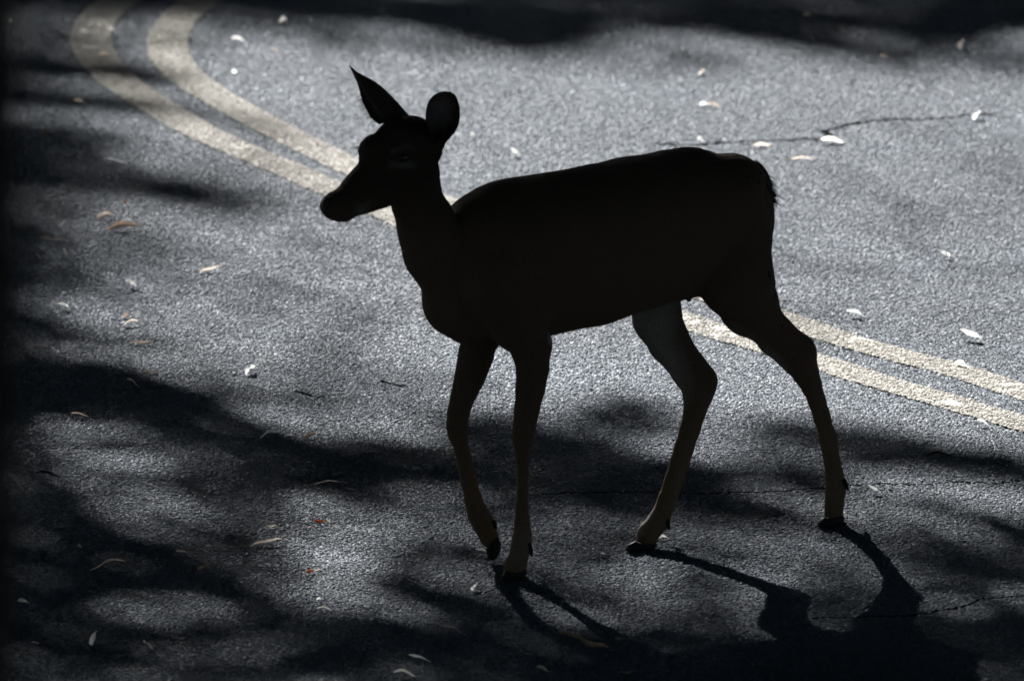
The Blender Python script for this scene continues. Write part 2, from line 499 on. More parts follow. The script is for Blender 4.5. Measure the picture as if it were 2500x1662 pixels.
LIT = [
    (832, 1348, 130, 58, 4, .56), (768, 1448, 115, 36, 6, .46), (450, 1250, 190, 42, 2, .13), (380, 1240, 90, 24, 0, .05), (1090, 1200, 150, 30, 4, .06), (1430, 1370, 210, 60, 8, .09), (1330, 1490, 90, 40, 30, .12),
    (1900, 1335, 160, 38, 2, .28), (2200, 1268, 200, 38, 9, .26), (2420, 1218, 170, 28, 6, .55), (700, 1035, 190, 34, 5, .22), (1990, 1475, 60, 26, 15, .10), (2270, 1468, 70, 30, 0, .08),
    (1710, 1465, 250, 70, 4, .10), (2080, 1400, 230, 80, 6, .11), (2300, 1470, 110, 36, 0, .10), (1990, 1482, 80, 28, 10, .10), (1350, 1460, 160, 60, 10, .06), (950, 1270, 120, 60, 0, .05),
    (400, 1490, 190, 34, 0, .08), (640, 1590, 200, 34, 0, .05), (2250, 1185, 220, 20, 2, .30), (880, 1110, 200, 24, 6, .05), (1750, 1480, 160, 40, 4, .04), (2230, 110, 320, 18, 7, .10), (1760, 1125, 90, 18, 3, .35), (450, 1110, 200, 20, 4, .06),
]
def shade_at(px, py):
    keep = np.ones_like(px)
    for cx, cy, rx, ry, an, s in SHADE:
        a = R(an)
        dx = px - cx; dy = py - cy
        u = (dx * math.cos(a) + dy * math.sin(a)) / rx
        v = (-dx * math.sin(a) + dy * math.cos(a)) / ry
        q = u * u + v * v
        m = np.clip((1.45 - q) / 0.9, 0, 1)
        keep *= 1 - s * m * m * (3 - 2 * m)
    dark = 1 - keep
    for cx, cy, rx, ry, an, s in LIT:
        a = R(an)
        dx = px - cx; dy = py - cy
        u = (dx * math.cos(a) + dy * math.sin(a)) / rx
        v = (-dx * math.sin(a) + dy * math.cos(a)) / ry
        m = np.clip((1.6 - u * u - v * v) / 1.2, 0, 1)
        dark = dark * (1 - s * m * m * (3 - 2 * m))
    return dark
rng = np.random.default_rng(21)
cell = 0.05
cxs = np.arange(-6.0, 6.0, cell); cys = np.arange(-9.0, 12.0, cell)
CX, CY = np.meshgrid(cxs, cys); CX = CX.ravel(); CY = CY.ravel()
# the same road points in photograph pixels
dzf = (CY - CAM.y) * FWD.y + (0 - CAM.z) * FWD.z
dzu = (CY - CAM.y) * UP.y + (0 - CAM.z) * UP.z
QX = 1250 + FOCAL_PX * CX / dzf; QY = 831 - FOCAL_PX * dzu / dzf
D = shade_at(QX, QY)
wob = vnoise(CX, CY, 1.7, 1) * 0.6 + vnoise(CX, CY, 5.0, 2) * 0.4
outside = np.clip(np.maximum(np.abs(CX) - 1.45 - 1.2 * np.clip(-CY - 3.6, 0, 1.0), np.maximum(CY - 5.3, -6.6 - CY)) / 0.8, 0, 1)
D = D * (1 - outside) + outside * np.clip((wob - 0.38) * 5, 0, 0.96)
D = np.clip(D * (0.93 + 0.14 * wob), 0, 0.997)
LEAF = 0.085
proj_area = LEAF * LEAF * 0.55 * 0.5 * 0.55
lam = -np.log(1 - D) * cell * cell * math.sin(SUN_EL) / proj_area
lam[D < 0.03] = 0
cnt = rng.poisson(lam)
idx = np.repeat(np.arange(len(CX)), cnt)
lx = CX[idx] + rng.uniform(-.5, .5, len(idx)) * cell
ly = CY[idx] + rng.uniform(-.5, .5, len(idx)) * cell
lh = 6.5 + 2.6 * vnoise(lx, ly, 0.35, 11) + 0.9 * np.clip((ly + 1) / 5, -1, 1) + rng.normal(0, 0.16, len(idx))
LP = np.column_stack([lx + SUN_X * lh, ly + SUN_Y * lh, lh])

e_x = (CAM + ray(42, 831).normalized() * 19.0).x
def build_tree(name, label, base, height, r0, limbs, leaf_pts, lean=(0, 0), leaf_size=LEAF, leaf_mat=None, group=None):
    root = empty(name, base)
    tag(root, label, 'tree', group)
    b = Vector((0, 0, -0.12))
    path, rad = [], []
    for i in range(9):
        t = i / 8
        path.append(b + Vector((lean[0] * t * t + 0.12 * math.sin(3.1 * t + (e_x if name == 'tree' else base[0])), lean[1] * t * t + 0.12 * math.sin(2.3 * t + base[1]), height * t)))
        rad.append(r0 * (1.35 if i == 0 else 1) * (1 - 0.72 * t))
    V, F = tube(path, rad, 12)
    mesh_obj('trunk', V, F, M_BARK, root)
    for lim in limbs:
        pts = [Vector(p) - Vector(base) for p in lim[0]]
        sm = spline(pts, 6)
        r1 = lim[1]
        radii = [r1 * (1 - 0.85 * i / (len(sm) - 1)) for i in range(len(sm))]
        V, F = tube(sm, radii, 6)
        mesh_obj('limb', V, F, M_BARK, root)
    o = leaf_cloud('crown', np.asarray(leaf_pts) - np.array(base), leaf_size, leaf_mat or M_FOLIAGE, root)
    o['kind'] = 'stuff'
    return root

def clear(P, margin=2.2):
    """leaf points that hang neither in the line of sight nor in the sunbeams that reach the bend"""
    g = P[:, :2] - P[:, 2:3] * np.array([[SUN_X, SUN_Y]])
    insun = (np.abs(g[:, 0]) < 2.4) & (g[:, 1] > -5.2) & (g[:, 1] < 7.0)
    q = P - np.array(CAM)
    t = q @ np.array(FWD)
    d = np.linalg.norm(q - t[:, None] * np.array(FWD), axis=1)
    insight = (d < margin) & (t > -1) & (t < 60)
    # the road towards the camera runs through an open lane in the trees
    lane = (np.abs(q[:, 0]) < 3.0 + 5.0 * np.clip(1 - t / DIST, 0, 1.1)) & (t > -3) & (t < DIST + 14) & (q @ np.array(UP) < 3.2)
    insight |= lane & (P[:, 1] < 12)
    return ~(insun | insight | (P[:, 2] < 0.3))

def lift(px, py, h):
    g = on_ground(px, py)
    h += 1.0
    return (g.x + SUN_X * h, g.y + SUN_Y * h, h)

left_base = (-9.5, 13.0, -0.10)
right_base = (3.6, 17.5, -0.10)
own = (LP[:, 0] + 3.2) * 0.9 + (LP[:, 1] - 11) * -0.15 < 0.2
left_limbs = [
    ([(-9.5, 13.0, 4.2), (-7.5, 14.0, 6.0), lift(-900, 240, 6.4), lift(-100, 215, 6.6), lift(330, 255, 6.6)], 0.13),
    ([(-9.4, 13.0, 3.8), (-7.6, 12.6, 5.6), lift(-900, 400, 6.2), lift(-50, 425, 6.3), lift(560, 490, 6.3)], 0.12),
    ([(-9.4, 13.0, 3.4), (-7.6, 11.4, 5.2), lift(-800, 880, 5.9), lift(0, 940, 6.0), lift(420, 980, 6.0), lift(900, 1130, 5.9), lift(1350, 1210, 5.8)], 0.12),
    ([(-9.4, 13.0, 3.0), (-7.6, 9.8, 4.9), lift(-700, 1250, 5.6), lift(0, 1270, 5.6), lift(470, 1400, 5.7), lift(900, 1570, 5.8)], 0.11),
    ([(-9.5, 13.0, 5.4), (-7.2, 15.6, 7.2), lift(-500, 20, 7.6), lift(500, 0, 7.6)], 0.12),
]
right_limbs = [
    ([(3.6, 17.5, 5.0), (1.5, 17.6, 7.0), lift(2700, 40, 8.0), lift(1900, 40, 8.0), lift(1200, 70, 8.0)], 0.15),
    ([(3.6, 17.5, 4.6), (1.2, 15.2, 6.6), lift(3000, 1090, 7.4), lift(2400, 1120, 7.4), lift(1650, 1180, 7.2)], 0.13),
    ([(3.6, 17.5, 4.3), (1.4, 13.6, 6.2), lift(3000, 1450, 7.2), lift(2300, 1450, 7.2), lift(1600, 1560, 7.0)], 0.13),
]
build_tree('oak_tree', 'leafy oak standing left of the bend, its boughs shading the left half of the road', left_base, 9.5, 0.30, left_limbs, LP[own], (0.5, 0.3))
build_tree('oak_tree', 'leafy oak behind the bend on the right, its boughs shading the far road', right_base, 10.5, 0.34, right_limbs, LP[~own], (-0.6, 0.2))

# the trunk that fills the blurred dark left edge of the picture, halfway to the camera
e = CAM + ray(42, 831).normalized() * 19.0
fr = 0.24
near_base = (e.x - fr * 0.74 - 0.12 * math.sin(3.1 * 0.36 + e.x), e.y, -0.10)
cl = rng.normal(0, 1, (5200, 3)) * np.array([2.2, 2.2, 1.3]) + np.array([near_base[0] - 1.6, near_base[1], 11.5])
build_tree('tree', 'dark tree trunk out of focus along the left edge of the picture', near_base, 12.5, fr,
           [([(near_base[0], near_base[1], 8.2), (near_base[0] - 1.2, near_base[1] + 0.4, 9.6), (near_base[0] - 2.6, near_base[1] + 0.2, 11.2)], 0.10),
            ([(near_base[0], near_base[1], 9.0), (near_base[0] + 0.9, near_base[1] + 1.0, 10.6), (near_base[0] + 1.6, near_base[1] + 1.8, 12.2)], 0.09)],
           cl[clear(cl)], (0.0, 0.0), 0.16)

# the wood all round, added out of view to keep most of the sky off the road
n = 90000
ang = rng.uniform(0, 2 * math.pi, n); rad = rng.uniform(15, 30, n); hz = rng.uniform(0.0, 1.0, n) ** 0.8 * 17
ringp = np.column_stack([rad * np.cos(ang), 2 + rad * np.sin(ang) * 1.3, hz])
n2 = 90000
a2 = rng.uniform(0, 2 * math.pi, n2); r2 = np.sqrt(rng.uniform(0, 1, n2)) * 20
topp = np.column_stack([r2 * np.cos(a2), 2 + r2 * np.sin(a2), rng.uniform(10.5, 15, n2)])
backp = np.column_stack([rng.uniform(-26, 26, 42000), rng.uniform(-58, -44, 42000), rng.uniform(0, 24, 42000)])  # leaves behind the camera, added to block the low sky
WP = np.vstack([ringp, topp, backp])
WP = WP[clear(WP, 3.0)]
screen = leaf_cloud('leaf_screen', WP, 0.62, M_FOLIAGE, None, 0.8)
tag(screen, 'dense dark woodland added unseen round the bend to keep sky light off', 'leaf_screen', kind='stuff')

# ------------------------------------------------------------------ the deer
PHI = R(38.0)
HEAD = Vector((-math.cos(PHI), -math.sin(PHI), 0))      # the way it walks
LEFT = Vector((math.sin(PHI), -math.cos(PHI), 0))       # its left flank, towards the camera
c_nf = on_ground(1252, 1416); c_ff = on_ground(1206, 1381); c_nh = on_ground(2030, 1284); c_fh = on_ground(1568, 1342)
MID = (c_nf + c_ff + c_nh + c_fh) / 4
lat = lambda p: (p - MID).dot(LEFT)
LAT = {'nfore': lat(c_nf), 'ffore': lat(c_ff), 'nhind': lat(c_nh), 'fhind': lat(c_fh)}
print('leg offsets', LAT)

def deer_pt(px, py, l):
    """world point on the vertical plane that runs along the deer, l metres to its left"""
    return on_plane(px, py, MID + LEFT * l, LEFT)
def to_local(p):
    q = p - MID
    return Vector((q.dot(-HEAD), q.dot(LEFT), q.z))      # (towards the tail, to its left, up)

CHAINS = {
    'torso': (0.7, [(1114.4, 729.4, 87.6, 0), (1196.4, 623.5, 165.6, 0), (1252.4, 636.5, 204.4, 0), (1450.0, 598.8, 195.6, 0), (1531.8, 575.3, 190.4, 0), (1670.4, 544.7, 186.6, 0), (1762.8, 540.3, 143.5, 0), (1768.5, 526.9, 115.9, 0)]),
    'breast': (0.8, [(1114.4, 729.4, 87.6, 0), (1151.2, 756.9, 85.9, 0)]),
    'neck': (0.72, [(1019.3, 428.2, 60.2, 0), (1018.0, 489.6, 66.2, 0), (1040.2, 548.7, 76.8, 0), (1058.6, 610.1, 79.7, 0), (1117.3, 701.6, 81.6, 0)]),
    'skull': (0.85, [(999.2, 363.2, 80.4, 0), (981.4, 366.1, 80.1, 0), (919.5, 375.7, 45.2, 0), (926.6, 392.6, 34.0, 0), (884.1, 464.5, 53.9, 0), (833.0, 503.5, 33.8, 0), (817.2, 504.1, 32.4, 0)]),
    'jaw': (0.7, [(995.0, 402.5, 58.7, 0), (931.4, 448.3, 56.0, 0), (904.3, 456.9, 55.8, 0), (846.7, 494.7, 41.6, 0)]),
    'nfore': (0.75, [(1215.0, 690.0, 110.0, 0.06), (1267.5, 777.3, 82.5, 0.075), (1297.5, 848.5, 53.3, 0.08), (1300.5, 899.9, 41.4, 0.08), (1294.7, 950.2, 36.7, 0.08), (1286.4, 998.8, 31.3, 0.08), (1280.2, 1039.3, 27.7, 0.08), (1277.9, 1075.1, 25.8, 0.08), (1276.6, 1117.1, 15.8, 0.08), (1277.2, 1157.3, 13.5, 0.08), (1276.4, 1196.4, 12.9, 0.08), (1275.1, 1236.1, 14.1, 0.08), (1274.9, 1271.3, 17.7, 0.08), (1275.5, 1308.2, 22.5, 0.08), (1272.1, 1335.3, 25.0, 0.08), (1257.4, 1383.7, 28.2, 0.08)]),
    'ffore': (0.75, [(1170.0, 700.0, 100.0, -0.06), (1180.7, 787.7, 67.5, -0.075), (1162.1, 865.6, 44.9, -0.08), (1149.3, 912.5, 40.2, -0.08), (1141.0, 937.2, 33.0, -0.08), (1130.2, 967.1, 29.6, -0.08), (1120.6, 999.9, 26.2, -0.08), (1116.0, 1031.2, 24.9, -0.08), (1118.2, 1059.2, 23.3, -0.08), (1129.7, 1105.7, 17.3, -0.08), (1137.6, 1144.2, 17.4, -0.08), (1145.6, 1178.5, 18.0, -0.08), (1155.3, 1218.3, 20.3, -0.08), (1166.2, 1252.0, 23.6, -0.08), (1180.9, 1278.2, 25.6, -0.08), (1194.4, 1311.0, 22.6, -0.08)]),
    'nhind': (0.7, [(1778.9, 487.1, 113.8, 0.05), (1802.2, 588.9, 89.5, 0.06), (1800.0, 671.8, 106.8, 0.075), (1829.9, 744.2, 78.1, 0.07), (1890.6, 815.8, 48.0, 0.065), (1949.9, 868.7, 49.5, 0.06), (1967.9, 910.1, 32.7, 0.055), (1981.4, 940.9, 24.8, 0.05), (1994.5, 978.2, 21.0, 0.045), (2006.1, 1016.0, 20.3, 0.04), (2022.3, 1071.0, 21.9, 0.04), (2026.7, 1101.0, 18.8, 0.04), (2031.7, 1127.7, 19.2, 0.04), (2036.9, 1159.5, 22.0, 0.04), (2040.0, 1193.2, 24.6, 0.04), (2037.2, 1230.4, 24.2, 0.04)]),
    'fhind': (0.7, [(1690.0, 540.0, 120.0, -0.05), (1624.0, 631.3, 90.6, -0.07), (1600.6, 734.7, 64.1, -0.075), (1605.0, 775.6, 64.1, -0.07), (1630.9, 829.3, 53.0, -0.06), (1682.7, 902.9, 45.0, -0.055), (1709.0, 935.6, 44.7, -0.05), (1703.7, 965.3, 38.8, -0.045), (1696.6, 1002.4, 28.1, -0.04), (1684.6, 1046.9, 26.0, -0.04), (1671.2, 1089.1, 24.3, -0.04), (1659.6, 1129.4, 24.6, -0.04), (1645.9, 1171.1, 23.8, -0.04), (1629.4, 1219.1, 23.5, -0.04), (1609.0, 1269.5, 26.5, -0.04), (1582.3, 1302.0, 28.2, -0.04)]),
}
SEGS = []
HOOF_END = {'nfore': (1256, 1393, 26), 'ffore': (1204, 1325, 17), 'nhind': (2035, 1257, 25), 'fhind': (1580, 1315, 26)}
for nm, (k, nodes) in CHAINS.items():
    nodes = [list(nd) for nd in nodes]
    if nm in LAT:
        L0 = LAT[nm]; m = len(nodes)
        for i, nd in enumerate(nodes):
            t = min(1.0, i / 7.0)
            nd[3] = nd[3] * (1 - t) + L0 * t
        nodes[-1][2] *= 0.95; nodes.append(list(HOOF_END[nm]) + [L0])
    loc = []
    for px, py, r, l in nodes:
        p = deer_pt(px, py, l)
        q = to_local(p)
        loc.append((q.x, q.y, q.z, r / px_size(p)))
    for a, b in zip(loc[:-1], loc[1:]):
        SEGS.append((np.array(a), np.array(b), k))

def extra(pa, pb, ra, rb, la, lb, k=0.8):
    """a small muscle or bone between two places"""
    A = deer_pt(pa[0], pa[1], la); B = deer_pt(pb[0], pb[1], lb)
    a = to_local(A); b = to_local(B)
    SEGS.append((np.array((*a, ra / px_size(A))), np.array((*b, rb / px_size(B))), k))
extra((968, 372), (985, 398), 16, 20, 0.052, 0.050)      # brow and cheekbone round the near eye
extra((896, 352), (905, 372), 15, 14, -0.050, -0.048)    # the far brow
extra((1060, 372), (1072, 352), 20, 13, 0.045, 0.07)     # root of the near ear
extra((972, 310), (958, 296), 24, 20, -0.03, -0.04)      # root of the far ear
extra((810, 497), (800, 503), 22, 17, 0.0, 0.0, 1.0)     # muzzle pad
extra((1681, 716), (1681, 735), 14, 4, 0.0, 0.0)         # teat
extra((1838, 420), (1868, 500), 26, 18, 0.0, 0.0, 0.7)   # root of the tail

def sdf(Q, K=0.0055):
    acc = np.zeros(len(Q))
    for A, B, k in SEGS:
        s = np.array([1, 1 / k, 1.0])
        rmax = max(A[3], B[3]) + 0.06
        lo = np.minimum(A[:3], B[:3]) - rmax; hi = np.maximum(A[:3], B[:3]) + rmax
        m = np.all((Q > lo) & (Q < hi), axis=1)
        if not m.any(): continue
        p = (Q[m] - A[:3]) * s; d = (B[:3] - A[:3]) * s
        L = np.linalg.norm(d) + 1e-9; u = d / L
        x = p @ u; y = np.sqrt(np.maximum((p * p).sum(1) - x * x, 0))
        sn = min(max((A[3] - B[3]) / L, -.95), .95); cs = math.sqrt(1 - sn * sn)
        t = np.clip((x + y * sn / cs) / L, 0, 1)
        dd = np.hypot(x - t * L, y) - (A[3] + (B[3] - A[3]) * t)
        acc[m] += np.exp(-np.clip(dd, -0.25, 0.25) / K)
    return np.where(acc > 0, -K * np.log(acc + 1e-300), 0.25)

def surface(h=0.0042, co=4):
    lo = np.min([np.minimum(a[:3] - a[3], b[:3] - b[3]) for a, b, k in SEGS], 0) - 0.03
    hi = np.max([np.maximum(a[:3] + a[3], b[:3] + b[3]) for a, b, k in SEGS], 0) + 0.03
    H = h * co
    n = np.ceil((hi - lo) / H).astype(int)
    G = np.stack(np.meshgrid(*[np.arange(k) for k in n], indexing='ij'), -1).reshape(-1, 3)
    dc = sdf(lo + (G + 0.5) * H)
    act = G[np.abs(dc) < H * 1.35]
    off = np.stack(np.meshgrid(*[np.arange(co)] * 3, indexing='ij'), -1).reshape(-1, 3)
    I = (act[:, None, :] * co + off[None]).reshape(-1, 3)
    val = np.full(tuple(n * co), 9.0, np.float32)
    sg = sdf(lo + I * h)
    val[I[:, 0], I[:, 1], I[:, 2]] = sg
    ok = val < 5
    # surface nets over the active cells
    a = I[np.all(I < n * co - 1, axis=1)]
    cs = [(i, j, k) for i in (0, 1) for j in (0, 1) for k in (0, 1)]
    C = np.stack([val[a[:, 0] + i, a[:, 1] + j, a[:, 2] + k] for i, j, k in cs], 1)
    good = np.all(C < 5, axis=1) & (C.min(1) < 0) & (C.max(1) >= 0)
    a = a[good]; C = C[good]
    acc = np.zeros((len(a), 3)); cntr = np.zeros(len(a))
    for p in range(8):
        for q in range(p + 1, 8):
            dv = np.array(cs[q]) - np.array(cs[p])
            if np.abs(dv).sum() != 1: continue
            s = (C[:, p] < 0) != (C[:, q] < 0)
            t = np.where(s, C[:, p] / (C[:, p] - C[:, q] + 1e-12), 0)
            acc[s] += np.array(cs[p]) + t[s, None] * dv
            cntr[s] += 1
    V = lo + (a + acc / cntr[:, None]) * h
    vid = np.full(tuple(n * co), -1, np.int32)
    vid[a[:, 0], a[:, 1], a[:, 2]] = np.arange(len(a))
    F = []
    for ax in range(3):
        o1 = [0, 0, 0]; o1[(ax + 1) % 3] = 1
        o2 = [0, 0, 0]; o2[(ax + 2) % 3] = 1
        e = [0, 0, 0]; e[ax] = 1
        g = a[np.all(a > 0, axis=1)]
        v0 = val[g[:, 0], g[:, 1], g[:, 2]]; v1 = val[g[:, 0] + e[0], g[:, 1] + e[1], g[:, 2] + e[2]]
        cr = (v0 < 0) != (v1 < 0)
        g = g[cr]; sgn = v0[cr] < 0
        def vi(q): return vid[q[:, 0], q[:, 1], q[:, 2]]
        q0 = vi(g - np.array(o1) - np.array(o2)); q1 = vi(g - np.array(o2)); q2 = vi(g); q3 = vi(g - np.array(o1))
        f = np.stack([q0, q1, q2, q3], 1)
        f[~sgn] = f[~sgn][:, ::-1]
        F.append(f[np.all(f >= 0, axis=1)])
    return V, np.vstack(F)

BV, BF = surface()
# relax the steps of the grid a little
def relax(V, F, it=3, w=0.5):
    E = np.vstack([F[:, [0, 1]], F[:, [1, 2]], F[:, [2, 3]], F[:, [3, 0]]])
    deg = np.bincount(E.ravel(), minlength=len(V)).astype(float)
    for _ in range(it):
        for ww in (w, -w * 1.04):
            acc = np.stack([np.bincount(E[:, 0], V[E[:, 1], k], len(V)) + np.bincount(E[:, 1], V[E[:, 0], k], len(V)) for k in range(3)], 1)
            V = V + ww * (acc / np.maximum(deg, 1)[:, None] - V)
    return V
BV = relax(BV, BF)

def local_to_world(V):
    M = np.array([[-HEAD.x, LEFT.x, 0], [-HEAD.y, LEFT.y, 0], [0, 0, 1]])
    return V @ M.T          # relative to MID, which is the deer's origin

deer = empty('deer', MID)
deer.location.z = 0
tag(deer, 'dark young doe in silhouette walking across the road with one foreleg lifted', 'deer')
MIDV = Vector((MID.x, MID.y, 0))
TAIL_DIR = -HEAD

# ears: rows of (one rim, floor of the cup, other rim), each (pixel x, pixel y, offset to the left)
def ear_mesh(rows, nu=10, nv=5, thick=0.0035):
    rows3 = [[deer_pt(*c) - MIDV for c in r] for r in rows]
    cols = [spline([r[j] for r in rows3], nv) for j in range(3)]
    V, F = [], []
    n = len(cols[0])
    for i in range(n):
        A, M, B = cols[0][i], cols[1][i], cols[2][i]
        ctrl = M * 2 - (A + B) / 2
        for u in range(nu + 1):
            t = u / nu
            V.append(A * (1 - t) ** 2 + ctrl * 2 * t * (1 - t) + B * t * t)
        if i:
            for u in range(nu):
                a = (i - 1) * (nu + 1) + u
                F.append((a, a + 1, a + nu + 2, a + nu + 1))
    me = bpy.data.meshes.new('ear'); me.from_pydata([tuple(v) for v in V], [], F); me.update()
    nrm = [v.normal.copy() for v in me.vertices]
    W = []
    k = nu + 1
    for i, v in enumerate(V):
        u = (i % k) / nu; r = (i // k) / (n - 1)
        th = thick * (0.35 + 0.65 * min(1, 4 * min(u, 1 - u))) * (1.2 - 0.6 * r)
        W.append(v + nrm[i] * th)
    nV = len(V)
    # outer skin, inner skin, rim strip
    FF = [tuple(reversed(f)) for f in F] + [tuple(j + nV for j in f) for f in F]
    border = [i * k for i in range(n)] + [(n - 1) * k + u for u in range(1, k)] + [i * k + nu for i in range(n - 2, -1, -1)]
    for a, b in zip(border[:-1], border[1:]):
        FF.append((a, b, b + nV, a + nV))
    return [tuple(v) for v in V] + [tuple(v) for v in W], FF

near_rows = []
for y, l, r in [(362, 1068, 1084), (350, 1062, 1088), (335, 1050, 1101), (318, 1043, 1114), (296, 1039, 1122), (267, 1040, 1123), (245, 1048, 1118), (231, 1062, 1110), (224, 1078, 1099)]:
    f = (362 - y) / 138.0
    lt = 0.062 + 0.055 * f
    near_rows.append([(l, y, lt - 0.010), ((l + r) / 2 + 4, y, lt - 0.042 * math.sin(math.pi * min(1, f * 0.8 + 0.25))), (r, y, lt + 0.016)])
far_rows = []
FR = [((925, 304), (1002, 286)), ((906, 289), (974, 254)), ((897, 273), (955, 234)), ((887, 254), (932, 212)), ((880, 232), (911, 197)), ((873, 206), (894, 188)), ((862, 181), (871, 175)), ((853, 161), (856, 162))]
for i, (l, r) in enumerate(FR):
    f = i / 7.0
    lt = -0.045 - 0.05 * f
    w = 0.030 * math.sin(math.pi * min(1, 0.25 + f * 0.75)) + 0.002
    nl = (l[0] + (r[0] - l[0]) * 0.36, l[1] + (r[1] - l[1]) * 0.36)
    far_rows.append([(l[0], l[1], lt - w), (r[0], r[1], lt), (nl[0], nl[1], lt + w)])

parts = [ear_mesh(near_rows), ear_mesh(far_rows)]
bw = local_to_world(BV)
nb = len(bw)
EV, EF = merge(parts)
me = bpy.data.meshes.new('body')
allV = np.vstack([bw, np.array(EV)])
allF = np.vstack([BF, np.array(EF) + nb])
me.vertices.add(len(allV)); me.vertices.foreach_set('co', allV.astype(np.float32).ravel())
me.loops.add(allF.size); me.loops.foreach_set('vertex_index', allF.astype(np.int32).ravel())
me.polygons.add(len(allF)); me.polygons.foreach_set('loop_start', np.arange(0, allF.size, 4, dtype=np.int32))
me.update(calc_edges=True)
me.validate()
me.polygons.foreach_set('use_smooth', np.ones(len(me.polygons), bool))
me.materials.append(M_FUR)
body = bpy.data.objects.new('body', me); COL.objects.link(body); body.parent = deer
nv_ = len(me.vertices)
co = np.empty(nv_ * 3, np.float32); me.vertices.foreach_get('co', co); co = co.reshape(-1, 3)
nn = np.empty(nv_ * 3, np.float32); me.vertices.foreach_get('normal', nn); nn = nn.reshape(-1, 3)
ctr = local_to_world(np.array([[0, 0, .6]]))[0]
# coat: grey brown, paler belly, inner thighs, throat, chin and inside of the ears
Ml = np.array([[-HEAD.x, -HEAD.y, 0], [LEFT.x, LEFT.y, 0], [0, 0, 1]])
loc = co @ Ml.T; nl = nn @ Ml.T
brown = np.array([0.125, 0.080, 0.055]); pale = np.array([0.48, 0.44, 0.40]); dark = np.array([0.060, 0.040, 0.029]); shank = np.array([0.15, 0.098, 0.06])
coat = np.tile(brown, (nv_, 1))
def blend(w, c):
    global coat
    w = np.clip(w, 0, 1)[:, None]
    coat = coat * (1 - w) + c * w
s_, t_, z_ = loc.T
blend((z_ - 0.80) * 6, dark)                                              # back
blend((0.46 - z_) * 4, shank)                                             # lower legs
def at_px(poly, soft=18.0):
    """weight 1 over the part of the coat seen inside this outline"""
    W = co.astype(float) + np.array([MID.x, MID.y, 0]) - np.array(CAM)
    dz = W @ np.array(FWD)
    x = 1250 + FOCAL_PX * W[:, 0] / dz; y = 831 - FOCAL_PX * (W @ np.array(UP)) / dz
    ins = np.zeros(len(x), bool); dist = np.full(len(x), 1e9)
    n = len(poly)
    for i in range(n):
        (x1, y1), (x2, y2) = poly[i], poly[(i + 1) % n]
        c = ((y1 > y) != (y2 > y)) & (x < (x2 - x1) * (y - y1) / (y2 - y1 + 1e-9) + x1)
        ins ^= c
        dx, dy = x2 - x1, y2 - y1
        tt = np.clip(((x - x1) * dx + (y - y1) * dy) / (dx * dx + dy * dy), 0, 1)
        dist = np.minimum(dist, np.hypot(x - x1 - tt * dx, y - y1 - tt * dy))
    return np.where(ins, 0.5 + dist / soft, 0.5 - dist / soft).clip(0, 1)
belly = at_px([(1345, 802), (1430, 794), (1500, 778), (1535, 766), (1535, 800), (1345, 835)])
blend(belly * np.clip((0.2 - nl[:, 2]) * 3, 0, 1), np.array([0.72, 0.69, 0.66]))                   # belly
far = np.clip((0.06 - t_) * 30, 0, 1)
blend(0.40 * far * at_px([(1480, 770), (1560, 730), (1655, 725), (1655, 770), (1640, 830), (1660, 880), (1672, 930), (1668, 975), (1650, 960), (1600, 880), (1540, 800)], 60), pale)   # inner thigh
near = np.clip((t_ - 0.0) * 30, 0, 1)
blend(0.28 * near * at_px([(1730, 770), (1800, 800), (1880, 850), (1925, 900), (1915, 940), (1860, 880), (1800, 840), (1740, 800)], 24), pale)
blend(0.85 * at_px([(805, 528), (870, 522), (868, 548), (805, 550)], 14) * np.clip((0.3 - nl[:, 2]) * 3, 0, 1), pale)   # chin
blend(0.2 * at_px([(870, 505), (900, 495), (895, 530), (870, 530)], 20), pale)
blend(0.20 * at_px([(950, 395), (1010, 398), (1015, 412), (950, 410)], 14), pale)   # ring round the eye
blend(0.16 * at_px([(950, 360), (1000, 352), (1012, 365), (955, 372)], 14), pale)
blend(0.3 * at_px([(1560, 1240), (1600, 1250), (1570, 1300), (1545, 1310)], 20), pale)
blend(0.10 * at_px([(1240, 1290), (1300, 1290), (1300, 1390), (1225, 1390)], 40), pale)
blend(0.03 * at_px([(1055, 735), (1100, 700), (1130, 760), (1100, 800)], 40), pale)
earmask = np.arange(nv_) >= nb
blend(np.where(earmask, 0.3, 0), dark)
inner = np.where(earmask & ((nl[:, 1] > 0.25) & (t_ > 0.03) | (nl[:, 0] < -0.2) & (t_ < 0.0)), 1.0, 0)
blend(0.5 * inner * np.maximum(at_px([(1052, 250), (1085, 240), (1105, 262), (1106, 300), (1090, 325), (1062, 318), (1050, 290)], 30), np.where(t_ < 0, 1, 0)), np.array([0.30, 0.27, 0.26]))
ca = me.color_attributes.new('coat', 'FLOAT_COLOR', 'POINT')
ca.data.foreach_set('color', np.column_stack([coat, np.ones(nv_)]).astype(np.float32).ravel())

